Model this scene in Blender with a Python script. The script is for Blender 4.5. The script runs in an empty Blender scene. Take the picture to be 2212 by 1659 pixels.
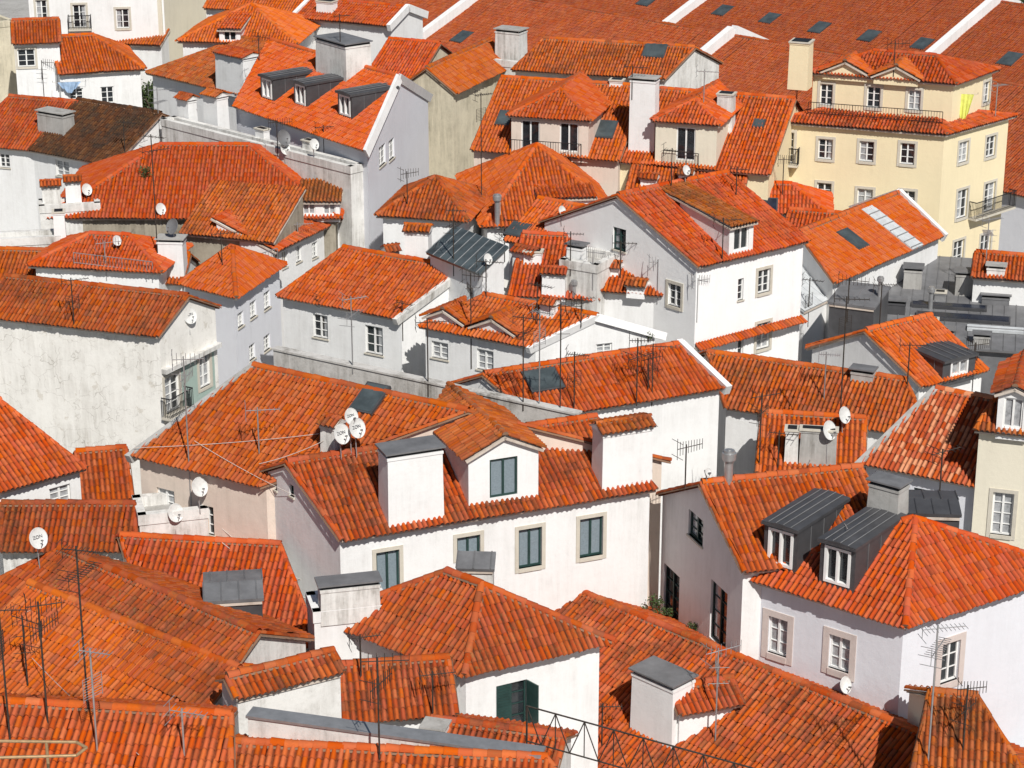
import bpy, math, random, numpy as np
from mathutils import Vector
random.seed(7); rng=np.random.default_rng(7)
CAMZ=42.0; PITCH=math.radians(20); F=4734.0; CU,CV=1106.0,829.5
CAM=np.array([0,0,CAMZ]); FW=np.array([0,math.cos(PITCH),-math.sin(PITCH)]); UP=np.array([0,math.sin(PITCH),math.cos(PITCH)]); RT=np.array([1.,0,0])
ZG=-3.0
def ray(u,v): return FW+RT*(u-CU)/F+UP*(CV-v)/F
def at(u,v,z):
    d=ray(u,v); return CAM+d*((z-CAMZ)/d[2])
def proj(P):
    q=np.asarray(P,float)-CAM; k=q@FW; return CU+F*(q@RT)/k, CV-F*(q@UP)/k
def dist(P): return float((np.asarray(P)-CAM)@FW)
def vheight(P,vt):
    lo,hi=0.0,30.0
    for _ in range(40):
        m=(lo+hi)/2
        if proj(P+np.array([0,0,m]))[1]>vt: lo=m
        else: hi=m
    return lo
def unit(v): v=np.asarray(v,float); return v/np.linalg.norm(v)
Z=np.array([0,0,1.])
COL=bpy.context.scene.collection
# ---------------------------------------------------------------- materials
def newmat(name):
    m=bpy.data.materials.new(name); m.use_nodes=True; nt=m.node_tree
    return m,nt,nt.nodes,nt.links,nt.nodes['Principled BSDF']
def N(ns,t,**k):
    n=ns.new(t)
    for a,b in k.items(): setattr(n,a,b)
    return n
def mixc(ns,ls,fac,a,b,blend='MIX'):
    n=ns.new('ShaderNodeMix'); n.data_type='RGBA'; n.blend_type=blend
    for i,val in ((0,fac),(6,a),(7,b)):
        if hasattr(val,'is_output'): ls.new(val,n.inputs[i])
        elif i==0: n.inputs[0].default_value=val
        else: n.inputs[i].default_value=(*val,1)
    return n.outputs[2]
def ramp(ns,ls,src,lo,hi,a=0.0,b=1.0):
    n=ns.new('ShaderNodeMapRange'); n.inputs[1].default_value=lo; n.inputs[2].default_value=hi; n.inputs[3].default_value=a; n.inputs[4].default_value=b
    ls.new(src,n.inputs[0]); return n.outputs[0]
def noise(ns,ls,vec,scale,detail=4,rough=.6):
    n=ns.new('ShaderNodeTexNoise'); n.inputs['Scale'].default_value=scale; n.inputs['Detail'].default_value=detail; n.inputs['Roughness'].default_value=rough
    if vec is not None: ls.new(vec,n.inputs['Vector'])
    return n.outputs[0]
def mth(ns,ls,op,a,b=None):
    n=ns.new('ShaderNodeMath'); n.operation=op
    for i,val in enumerate((a,b)):
        if val is None: continue
        if hasattr(val,'is_output'): ls.new(val,n.inputs[i])
        else: n.inputs[i].default_value=val
    return n.outputs[0]
def tile_mat(name,base,dark=.25,lichen=.2,patch=(.10,.03,.018),var=.35,pale=.0):
    m,nt,ns,ls,b=newmat(name)
    uv=N(ns,'ShaderNodeUVMap'); geo=N(ns,'ShaderNodeNewGeometry'); pos=geo.outputs['Position']
    oi=N(ns,'ShaderNodeObjectInfo'); rnd=oi.outputs['Random']
    fl=N(ns,'ShaderNodeVectorMath',operation='FLOOR'); ls.new(uv.outputs[0],fl.inputs[0])
    wn=N(ns,'ShaderNodeTexWhiteNoise',noise_dimensions='2D'); ls.new(fl.outputs[0],wn.inputs['Vector'])
    v=ramp(ns,ls,wn.outputs[0],0,1,1-var,1+var*.5)
    v=mth(ns,ls,'MULTIPLY',v,ramp(ns,ls,rnd,0,1,.82,1.10))
    hsv=N(ns,'ShaderNodeHueSaturation'); hsv.inputs['Color'].default_value=(*base,1); ls.new(v,hsv.inputs['Value'])
    sep=N(ns,'ShaderNodeSeparateColor'); ls.new(wn.outputs[1],sep.inputs[0])
    ls.new(mth(ns,ls,'ADD',ramp(ns,ls,sep.outputs[0],0,1,.496,.506),ramp(ns,ls,mth(ns,ls,'FRACT',mth(ns,ls,'MULTIPLY',rnd,7.3)),0,1,-.005,.006)),hsv.inputs['Hue'])
    ls.new(ramp(ns,ls,sep.outputs[1],0,1,.94,1.04),hsv.inputs['Saturation'])
    c=hsv.outputs[0]
    n1=noise(ns,ls,pos,.45,6,.65); n2=noise(ns,ls,pos,5.0,5,.7)
    mp=N(ns,'ShaderNodeMapping'); mp.inputs['Scale'].default_value=(.55,.09,1); ls.new(uv.outputs[0],mp.inputs['Vector'])
    ns_=noise(ns,ls,mp.outputs[0],1.0,5,.7)
    st=mth(ns,ls,'MULTIPLY',ramp(ns,ls,ns_,.52,.74,0,1),.10+dark*.6)
    f=mth(ns,ls,'MULTIPLY',ramp(ns,ls,n1,.45,.66,0,1),ramp(ns,ls,n2,.32,.62,.15,1))
    f=mth(ns,ls,'MULTIPLY',f,dark*1.9); f=mth(ns,ls,'ADD',f,st); f=mth(ns,ls,'MINIMUM',f,.88)
    c=mixc(ns,ls,f,c,patch)
    odd=ramp(ns,ls,sep.outputs[2],1-.06*dark*3,1-.06*dark*3+.02,0,.5)
    c=mixc(ns,ls,odd,c,tuple(x*1.6 for x in patch))
    if pale>0:
        c=mixc(ns,ls,ramp(ns,ls,wn.outputs[0],1-pale,1-pale+.02,0,.6),c,(.66,.34,.19))
    n3=noise(ns,ls,pos,9,6,.75); n4=noise(ns,ls,pos,.8,3,.5)
    lf=mth(ns,ls,'MULTIPLY',ramp(ns,ls,n3,.53,.66,0,1),ramp(ns,ls,n4,.42,.60,0,1)); lf=mth(ns,ls,'MULTIPLY',lf,lichen*2.3)
    lf=mth(ns,ls,'MINIMUM',lf,.8)
    c=mixc(ns,ls,lf,c,(.21,.14,.05))
    fr=N(ns,'ShaderNodeVectorMath',operation='FRACTION'); ls.new(uv.outputs[0],fr.inputs[0])
    sx=N(ns,'ShaderNodeSeparateXYZ'); ls.new(fr.outputs[0],sx.inputs[0])
    ch=mth(ns,ls,'ABSOLUTE',mth(ns,ls,'SUBTRACT',sx.outputs[0],.5))
    g=mth(ns,ls,'MULTIPLY',ramp(ns,ls,ch,.25,.40,0,.9),ramp(ns,ls,n2,.3,.6,.6,1))
    c=mixc(ns,ls,g,c,tuple(x*.6 for x in patch))
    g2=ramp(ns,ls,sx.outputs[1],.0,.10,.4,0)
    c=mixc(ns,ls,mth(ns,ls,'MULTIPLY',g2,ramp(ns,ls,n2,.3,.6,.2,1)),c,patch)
    ls.new(c,b.inputs['Base Color']); b.inputs['Roughness'].default_value=.88
    b.inputs['Specular IOR Level'].default_value=.12
    bp=N(ns,'ShaderNodeBump'); bp.inputs['Strength'].default_value=.35; bp.inputs['Distance'].default_value=.03
    ls.new(noise(ns,ls,pos,25,4,.7),bp.inputs['Height']); ls.new(bp.outputs[0],b.inputs['Normal'])
    return m
def wall_mat(name,base,dirt=.3,dirtc=(.33,.30,.25),crack=0,rough=.9,scale=.5):
    m,nt,ns,ls,b=newmat(name)
    geo=N(ns,'ShaderNodeNewGeometry'); pos=geo.outputs['Position']
    mp=N(ns,'ShaderNodeMapping'); mp.inputs['Scale'].default_value=(2.6,2.6,.22); ls.new(pos,mp.inputs['Vector'])
    n1=noise(ns,ls,pos,scale,8,.68); n2=noise(ns,ls,mp.outputs[0],1.3,6,.7); n3=noise(ns,ls,pos,6,6,.75)
    f=mth(ns,ls,'MULTIPLY',ramp(ns,ls,n1,.38,.70),ramp(ns,ls,n2,.36,.66)); 
    f2=mth(ns,ls,'MULTIPLY',ramp(ns,ls,n3,.5,.75),.35*dirt)
    f=mth(ns,ls,'MINIMUM',mth(ns,ls,'ADD',mth(ns,ls,'MULTIPLY',f,dirt*1.7),f2),.95)
    c=mixc(ns,ls,f,base,dirtc)
    n5=noise(ns,ls,pos,.25,3,.5)
    c=mixc(ns,ls,ramp(ns,ls,n5,.3,.7,0,.14),c,tuple(x*.8 for x in base))
    if crack:
        wv=N(ns,'ShaderNodeVectorMath',operation='ADD'); ls.new(pos,wv.inputs[0])
        nn=N(ns,'ShaderNodeTexNoise'); nn.inputs['Scale'].default_value=1.5; ls.new(pos,nn.inputs['Vector']); ls.new(nn.outputs[1],wv.inputs[1])
        vo=N(ns,'ShaderNodeTexVoronoi',feature='DISTANCE_TO_EDGE'); vo.inputs['Scale'].default_value=1.1; ls.new(wv.outputs[0],vo.inputs['Vector'])
        ck=mth(ns,ls,'MULTIPLY',ramp(ns,ls,vo.outputs[0],0,.02,.6,0),ramp(ns,ls,n1,.42,.6,0,1))
        c=mixc(ns,ls,ck,c,(.25,.22,.18))
        pt=ramp(ns,ls,noise(ns,ls,pos,1.4,7,.7),.60,.63,0,.45)
        c=mixc(ns,ls,pt,c,(.50,.45,.37))
    ls.new(c,b.inputs['Base Color']); b.inputs['Roughness'].default_value=rough; b.inputs['Specular IOR Level'].default_value=.2
    bp=N(ns,'ShaderNodeBump'); bp.inputs['Strength'].default_value=.5; bp.inputs['Distance'].default_value=.03
    ls.new(noise(ns,ls,pos,3.5,8,.7),bp.inputs['Height']); ls.new(bp.outputs[0],b.inputs['Normal'])
    return m
def flat_mat(name,col,rough=.6,metal=0,var=.15,sc=3,spec=.4):
    m,nt,ns,ls,b=newmat(name)
    geo=N(ns,'ShaderNodeNewGeometry')
    n1=noise(ns,ls,geo.outputs['Position'],sc,5,.65)
    c=mixc(ns,ls,ramp(ns,ls,n1,.3,.7),tuple(x*(1-var) for x in col),tuple(min(1,x*(1+var)) for x in col))
    ls.new(c,b.inputs['Base Color']); b.inputs['Roughness'].default_value=rough; b.inputs['Metallic'].default_value=metal; b.inputs['Specular IOR Level'].default_value=spec
    return m
M={}
M['orange']=tile_mat('orange_tile',(.52,.096,.020),.22,.14,(.12,.036,.019),.12)
M['fresh']=tile_mat('fresh_tile',(.56,.104,.022),.08,.04,(.19,.052,.022),.09)
M['worn']=tile_mat('worn_tile',(.48,.092,.021),.40,.36,(.08,.034,.019),.16)
M['dark']=tile_mat('old_dark_tile',(.13,.048,.022),.8,.2,(.030,.022,.017),.4)
M['lichen']=tile_mat('lichen_tile',(.42,.096,.022),.38,.95,(.095,.045,.022),.2)
M['patch']=tile_mat('patched_tile',(.54,.112,.030),.08,.05,(.18,.055,.03),.2,pale=.34)
M['museum']=tile_mat('museum_tile',(.34,.064,.024),.25,.05,(.12,.035,.02),.12)
M['white']=wall_mat('white_plaster',(.80,.80,.79),.26,(.42,.40,.37))
M['bright']=wall_mat('brightened_white_plaster',(.87,.87,.86),.16,(.5,.48,.45))  # lighter copy of white plaster, colour lifted to brighten a weakly sunlit gable
M['dirtywhite']=wall_mat('stained_white_plaster',(.74,.73,.70),.65,(.22,.20,.17))
M['cracked']=wall_mat('cracked_white_plaster',(.84,.82,.77),.4,(.38,.35,.30),1)
M['cream']=wall_mat('cream_plaster',(.74,.69,.56),.2,(.4,.36,.28))
M['yellow']=wall_mat('pale_yellow_plaster',(.80,.69,.46),.14,(.5,.42,.28))
M['pink']=wall_mat('pinkish_beige_plaster',(.72,.61,.52),.35,(.40,.34,.28))
M['lav']=wall_mat('pale_blue_plaster',(.72,.73,.77),.16,(.42,.42,.44))
M['beige']=wall_mat('old_beige_plaster',(.66,.60,.46),.65,(.30,.27,.20))
M['old']=wall_mat('bare_weathered_render',(.38,.34,.27),.8,(.14,.12,.09))
M['grey']=wall_mat('grey_concrete',(.42,.41,.39),.6,(.16,.15,.13))
M['palegrey']=wall_mat('stained_pale_concrete',(.58,.56,.53),.9,(.16,.145,.12))
M['mortar']=wall_mat('eave_mortar',(.58,.51,.44),.6,(.28,.20,.15))
M['bed']=wall_mat('ridge_bedding_mortar',(.24,.14,.09),.6,(.12,.07,.045))
M['stone']=wall_mat('limestone_trim',(.58,.54,.46),.3,(.35,.32,.26),scale=2)
M['pinkstone']=wall_mat('pinkish_limestone_trim',(.62,.54,.50),.3,(.38,.33,.30),scale=2)
M['frame']=flat_mat('white_painted_wood',(.78,.78,.76),.5,0,.06)
M['green']=flat_mat('dark_green_paint',(.02,.05,.045),.45,0,.2)
M['zinc']=flat_mat('dark_zinc_sheet',(.085,.085,.09),.45,.3,.2,1.5)
M['slate']=flat_mat('grey_slate_sheet',(.17,.17,.175),.5,.1,.25,1.2)
M['iron']=flat_mat('black_iron',(.02,.02,.022),.5,.3,.3)
M['rust']=flat_mat('rusty_steel',(.05,.04,.033),.7,.3,.5,8)
M['brass']=flat_mat('tan_painted_metal',(.42,.28,.15),.45,.4,.2,8)
M['alu']=flat_mat('dull_aluminium',(.42,.42,.42),.4,.6,.15)
M['dish']=flat_mat('grey_white_enamel',(.62,.62,.60),.45,0,.12,6)
M['letter']=flat_mat('dark_lettering',(.12,.12,.13),.6)
M['glass']=flat_mat('window_glass',(.022,.026,.03),.06,0,.5,2,.8)
M['curtain']=flat_mat('net_curtain_behind_glass',(.33,.34,.35),.12,0,.35,5,.8)
M['lattice']=flat_mat('grey_blue_lattice',(.20,.25,.28),.5,0,.15,14)
M['skyglass']=flat_mat('grey_roof_glazing',(.06,.075,.08),.25,0,.4,1,.5)
M['palegl']=flat_mat('translucent_white_sheet',(.52,.54,.55),.35,0,.15,2)
M['solar']=flat_mat('dark_solar_panel',(.02,.025,.04),.2,0,.3,2)
M['cloth_yellow']=flat_mat('yellow_cloth',(.66,.70,.16),.9,0,.15)
M['cloth_blue']=flat_mat('light_blue_cloth',(.30,.42,.58),.9,0,.3)
M['leaf']=flat_mat('leaf_green',(.055,.085,.025),.6,0,.6,2)
M['bark']=flat_mat('bark',(.08,.06,.04),.9,0,.3)
M['greentile']=wall_mat('green_glazed_tile_facade',(.36,.46,.41),.3,(.25,.30,.27),scale=2)
M['cable']=flat_mat('pale_cable',(.55,.5,.45),.6)
SHEET=('slate','zinc','skyglass','palegl')
# ---------------------------------------------------------------- mesh builder
class MB:
    def __init__(s): s.v=[];s.n=0;s.lv=[];s.lt=[];s.mi=[];s.uv=[];s.sm=[];s.mats=[]
    def mat(s,k):
        if k not in s.mats: s.mats.append(k)
        return s.mats.index(k)
    def arr(s,V,Fq,UV,mat,smooth=False):
        V=np.asarray(V).reshape(-1,3); Fq=np.asarray(Fq); m=len(Fq)
        if m==0: return
        s.v.append(V); s.lv.append((Fq+s.n).ravel()); s.lt.append(np.full(m,Fq.shape[1])); s.mi.append(np.full(m,s.mat(mat)))
        s.uv.append(np.asarray(UV).reshape(-1,2) if UV is not None else np.zeros((m*Fq.shape[1],2))); s.sm.append(np.full(m,smooth)); s.n+=len(V)
    def poly(s,pts,mat):
        P=np.array(pts,float); k=len(P); s.arr(P,np.arange(k)[None,:],None,mat)
    def box(s,O,ex,ey,ez,x0,x1,y0,y1,z0,z1,mat,tx=0,ty=0):
        c=[]
        for (zz,k) in ((z0,0),(z1,1)):
            for (xx,yy,sx,sy) in ((x0,y0,1,1),(x1,y0,-1,1),(x1,y1,-1,-1),(x0,y1,1,-1)):
                c.append(O+ex*(xx+sx*tx*k)+ey*(yy+sy*ty*k)+ez*zz)
        s.arr(np.array(c),np.array([[0,3,2,1],[4,5,6,7],[0,1,5,4],[1,2,6,5],[2,3,7,6],[3,0,4,7]]),None,mat)
    def rod(s,P,Q,r,mat,sides=4):
        P=np.asarray(P,float);Q=np.asarray(Q,float); d=unit(Q-P); a=unit(np.cross(d,[0.3,0.2,1.0] if abs(d[2])<.9 else [1,0,0])); b=np.cross(d,a)
        an=np.linspace(0,2*math.pi,sides,endpoint=False)
        ring=np.array([a*math.cos(t)+b*math.sin(t) for t in an])*r
        V=np.vstack([P+ring,Q+ring]); Fq=[[i,(i+1)%sides,sides+(i+1)%sides,sides+i] for i in range(sides)]
        s.arr(V,np.array(Fq),None,mat,sides>4)
        s.poly(P+ring,mat); s.poly(Q+ring,mat)
    def obj(s,name,parent=None,base=None,**props):
        base=np.zeros(3) if base is None else np.asarray(base,float)
        me=bpy.data.meshes.new(name)
        V=np.vstack(s.v)-base; lv=np.concatenate(s.lv).astype(np.int32); lt=np.concatenate(s.lt)
        me.vertices.add(len(V)); me.vertices.foreach_set('co',V.astype(np.float32).ravel())
        me.loops.add(len(lv)); me.loops.foreach_set('vertex_index',lv)
        me.polygons.add(len(lt)); st=np.concatenate([[0],np.cumsum(lt)[:-1]]).astype(np.int32)
        me.polygons.foreach_set('loop_start',st)
        me.polygons.foreach_set('material_index',np.concatenate(s.mi).astype(np.int32))
        me.polygons.foreach_set('use_smooth',np.concatenate(s.sm).astype(bool))
        uvl=me.uv_layers.new(name='UVMap'); uvl.data.foreach_set('uv',np.vstack(s.uv).astype(np.float32).ravel())
        for k in s.mats: me.materials.append(M[k])
        me.update(calc_edges=True)
        o=bpy.data.objects.new(name,me); COL.objects.link(o)
        if parent is not None: o.parent=parent
        else: o.location=base
        for a,b in props.items(): o[a]=b
        return o
def empty(name,base,label,cat,group=None):
    o=bpy.data.objects.new(name,None); o.empty_display_size=.5; COL.objects.link(o); o.location=base
    o['label']=label; o['category']=cat
    if group: o['group']=group
    return o
PT=np.array([0,.14,.24,.5,.76,.86]); PH=np.array([0,.0,.62,1,.62,.0])*.10
def add_tiles(mb,poly,mat,tw=.20,tl=.37):
    P=np.array(poly,float); n=np.zeros(3)
    for i in range(len(P)): n+=np.cross(P[i]-P[0],P[(i+1)%len(P)]-P[0])
    n=unit(n); n=n if n[2]>0 else -n
    s=unit(Z-n*n[2]); x=np.cross(s,n); O=P[0]; px=(P-O)@x; py=(P-O)@s
    x0,x1=px.min(),px.max(); nt=max(2,round((x1-x0)/tw)); tw=(x1-x0)/nt
    T=np.tile(PT,nt); H=np.tile(PH,nt); C=np.repeat(np.arange(nt),len(PT)); X=x0+(C+T)*tw
    X=np.append(X,x1); H=np.append(H,0); C=np.append(C,nt-1); T=np.append(T,1)
    lo=np.full(len(X),1e9); hi=np.full(len(X),-1e9)
    for i in range(len(P)):
        j=(i+1)%len(P); xa,xb,ya,yb=px[i],px[j],py[i],py[j]
        if abs(xa-xb)<1e-5: continue
        mk=(X>=min(xa,xb)-1e-5)&(X<=max(xa,xb)+1e-5); y=ya+(yb-ya)*(X-xa)/(xb-xa)
        lo=np.where(mk,np.minimum(lo,y),lo); hi=np.where(mk,np.maximum(hi,y),hi)
    y0=py.min(); K=max(1,math.ceil((py.max()-y0)/tl)); k=np.arange(K)
    jy=rng.normal(0,.014,(nt,K))[C]; jh=rng.normal(0,.006,(nt,K))[C]; jx=(rng.normal(0,.006,(nt,K))+np.cumsum(rng.normal(0,.005,(nt,K)),1))[C]
    Yb=y0+k[None,:]*tl+jy; Yt=y0+(k[None,:]+1)*tl+.07+0*jy
    lo_=lo[:,None]; hi_=hi[:,None]
    Ybc=np.clip(Yb,lo_,hi_); Ytc=np.clip(Yt,lo_,hi_)
    ev=(lo<y0+.03); Ybc[:,0]=np.where(ev,y0-.10+jy[:,0],Ybc[:,0])
    ph=rng.uniform(0,6,3)
    def pos(Y,lift):
        sag=.035+.035*np.sin(X[:,None]*.8+ph[0])*np.sin(Y*.7+ph[1])
        h=H[:,None]+lift+jh+sag
        return O+(X[:,None]+jx)[...,None]*x+Y[...,None]*s+h[...,None]*n
    V=np.stack([pos(Ybc,.028),pos(Ytc,0.0)],2)
    nX=len(X); idx=np.arange(nX*K*2).reshape(nX,K,2)
    Fq=np.stack([idx[:-1,:,0],idx[1:,:,0],idx[1:,:,1],idx[:-1,:,1]],-1)
    ok=((Ytc-Ybc)[:-1]>.02)|((Ytc-Ybc)[1:]>.02)
    off=int(rng.integers(0,500))*7
    ua=(C+T*.98+.01)[:-1]; ub=C[:-1]+np.where(T[1:]>T[:-1],T[1:],1)*.98+.01
    ua=ua+off; ub=ub+off
    UV=np.zeros((nX-1,K,4,2)); UV[:,:,0,0]=UV[:,:,3,0]=ua[:,None]; UV[:,:,1,0]=UV[:,:,2,0]=ub[:,None]
    UV[:,:,0,1]=UV[:,:,1,1]=k+.02; UV[:,:,2,1]=UV[:,:,3,1]=k+.98
    mb.arr(V.reshape(-1,3),Fq[ok],UV[ok],mat,True)
def slab(mb,poly,mat,off=-.05,th=.09,side=None):
    P=np.array(poly,float); n=unit(np.cross(P[1]-P[0],P[2]-P[0])); n=n if n[2]>0 else -n
    T=P+n*off; B=P+n*(off-th); k=len(P)
    mb.poly(T,mat); mb.poly(B[::-1],mat)
    for i in range(k):
        j=(i+1)%k; mb.poly([T[i],T[j],B[j],B[i]],side or mat)
def caps(mb,P,Q,mat,r=.13,seg=.40,up=.03):
    P=np.asarray(P,float)+Z*(up+.03);Q=np.asarray(Q,float)+Z*(up+.03); L=np.linalg.norm(Q-P)
    if L<.3: return
    if P[2]>Q[2]+.01: P,Q=Q,P
    d=(Q-P)/L; a=unit(np.cross(d,Z)); b=np.cross(a,d); nn=max(1,round(L/seg)); sg=L/nn
    an=np.linspace(-.15,math.pi+.15,7)
    for i in range(nn):
        j=rng.normal(0,.01,2)
        p=P+d*(i*sg)+a*j[0]; q=P+d*((i+1)*sg+.05)+a*j[0]
        R0=np.array([a*math.cos(t)+b*math.sin(t)*.85 for t in an])*r*1.08; R1=R0*.84
        V=np.vstack([p+R0+b*j[1],q+R1]); Fq=[[m,m+1,7+m+1,7+m] for m in range(6)]
        u=int(rng.integers(0,9999))+.5; UV=np.full((6,4,2),.5); UV[...,0]=u; UV[...,1]=i+.5
        mb.arr(V,np.array(Fq),UV,mat,True)
        mb.arr(V[:7],np.arange(7)[None,:],np.tile([[u,i+.5]],(7,1)),'bed')
    for sg_ in(-1,1):
        e0=P+a*sg_*r*1.0-b*.03; e1=Q+a*sg_*r*1.0-b*.03; f0=e0+a*sg_*.04-b*.06; f1=e1+a*sg_*.04-b*.06
        mb.poly([e0,e1,f1,f0],'bed')
# ---------------------------------------------------------------- windows
def make_window(par,base,O,ex,nr,w,h,style):
    mb=MB(); d=-.15
    pane='lattice' if 'g' in style else ('glass' if ('k' in style or random.random()<.62) else 'curtain')
    mb.poly([O+nr*d,O+ex*w+nr*d,O+ex*w+Z*h+nr*d,O+Z*h+nr*d],pane)
    if pane=='glass' and w>.6 and h>1 and random.random()<.5:
        k=random.uniform(.25,.45); x0=.08 if random.random()<.5 else w*(1-k)-.05
        mb.poly([O+ex*x0+nr*(d+.003),O+ex*(x0+w*k)+nr*(d+.003),O+ex*(x0+w*k)+Z*h+nr*(d+.003),O+ex*x0+Z*h+nr*(d+.003)],'curtain')
    win=mb.obj('door' if 'd' in style else 'window',par,base)
    fm='green' if ('g' in style or 'k' in style) else 'frame'
    fb=MB(); t=min(.07,w*.12); y0,y1=d+.005,d+.06
    fb.box(O,ex,nr,Z,0,t,y0,y1,0,h,fm); fb.box(O,ex,nr,Z,w-t,w,y0,y1,0,h,fm)
    fb.box(O,ex,nr,Z,t,w-t,y0,y1,0,t,fm); fb.box(O,ex,nr,Z,t,w-t,y0,y1,h-t,h,fm)
    if w>.55: fb.box(O,ex,nr,Z,w/2-t*.6,w/2+t*.6,y0,y1+.01,t,h-t,fm)
    nb=2 if h<1.7 else 3
    if 'g' not in style:
        for i in range(1,nb+1):
            zz=h*i/(nb+1); fb.box(O,ex,nr,Z,t,w-t,y0,y1-.015,zz-.014,zz+.014,fm)
    fb.obj('frame',win,base)
    if 'o' in style:
        sb=MB(); sb.box(O,ex,nr,Z,.02,w*.5,-.08,-.03,.02,h-.02,'green')
        for i in range(int(h/.11)): sb.box(O,ex,nr,Z,.08,w*.5-.06,-.03,-.012,.05+i*.11,.09+i*.11,'green')
        sb.obj('shutter',win,base)
        sb=MB(); ey=unit(nr+ex*.25); exx=np.cross(Z,ey); sb.box(O+ex*w,exx,ey,Z,-.025,.025,.0,w*.5,.02,h-.02,'green'); sb.obj('shutter',win,base)
    if 's' in style or 'S' in style:
        sb=MB(); q=.15 if 's' in style else .24; sm_='stone' if 's' in style else 'pinkstone'
        sb.box(O,ex,nr,Z,-q,0,-.02,.035,-q,h+q,sm_); sb.box(O,ex,nr,Z,w,w+q,-.02,.035,-q,h+q,sm_)
        sb.box(O,ex,nr,Z,0,w,-.02,.035,h,h+q,sm_); sb.box(O,ex,nr,Z,-.0,w+.0,-.14,.06,-q,0,sm_)
        sb.obj('surround',win,base)
    elif 'd' not in style:
        sb=MB(); sb.box(O,ex,nr,Z,-.05,w+.05,-.13,.06,-.07,0,'stone'); sb.obj('sill',win,base)
    if 'b' in style or 'B' in style:
        bb=MB(); e=.35 if 'b' in style else 1.5; dp=.55
        bb.box(O,ex,nr,Z,-e,w+e,.005,dp,-.14,-.02,'stone')
        nb=int((w+2*e)/.11)
        for i in range(nb+1):
            xx=-e+.02+(w+2*e-.04)*i/nb; bb.rod(O+ex*xx+nr*(dp-.03)-Z*.02,O+ex*xx+nr*(dp-.03)+Z*.95,.014,'iron')
        for s in (-e+.02,w+e-.02):
            for i in range(5):
                yy=.03+(dp-.06)*i/5; bb.rod(O+ex*s+nr*yy-Z*.02,O+ex*s+nr*yy+Z*.95,.014,'iron')
            bb.rod(O+ex*s+nr*.02+Z*.95,O+ex*s+nr*(dp-.03)+Z*.95,.03,'iron')
        bb.rod(O+ex*(-e+.02)+nr*(dp-.03)+Z*.95,O+ex*(w+e-.02)+nr*(dp-.03)+Z*.95,.03,'iron')
        bb.rod(O+ex*(-e+.02)+nr*(dp-.03)+Z*.12,O+ex*(w+e-.02)+nr*(dp-.03)+Z*.12,.02,'iron')
        bb.obj('balcony',win,base)
def facade(mb,P,Q,zb,tops,wins,mat,nr,rev=True):
    L=np.linalg.norm((Q-P)[:2]); ex=(Q-P)/L
    tx=[t[0] for t in tops]; tz=[t[1] for t in tops]; top=lambda x: float(np.interp(x,tx,tz))
    xs=sorted(set([0.,L]+[t for t in tx if 0<t<L]+[q for w in wins for q in (w[0],w[1]) if 0<q<L]))
    zs=sorted(set(q for w in wins for q in (w[2],w[3])))
    pt=lambda x,z: np.array([P[0]+ex[0]*x,P[1]+ex[1]*x,z])
    for xa,xb in zip(xs[:-1],xs[1:]):
        if xb-xa<1e-4: continue
        t=min(top(xa),top(xb)); lv=[zb]+[q for q in zs if zb<q<t-.01]
        for k,z0 in enumerate(lv):
            last=k==len(lv)-1; za=top(xa) if last else lv[k+1]; zc=top(xb) if last else lv[k+1]
            xm=(xa+xb)/2; zm=(z0+(za+zc)/2)/2
            if any(w[0]<xm<w[1] and w[2]<zm<w[3] for w in wins): continue
            mb.poly([pt(xa,z0),pt(xb,z0),pt(xb,zc),pt(xa,za)],mat)
    if rev:
        for w in wins:
            a,b,c,d=pt(w[0],w[2]),pt(w[1],w[2]),pt(w[1],w[3]),pt(w[0],w[3]); k=-nr*.17
            for p,q in ((a,b),(b,c),(c,d),(d,a)): mb.poly([p,q,q+k,p+k],mat)
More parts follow.
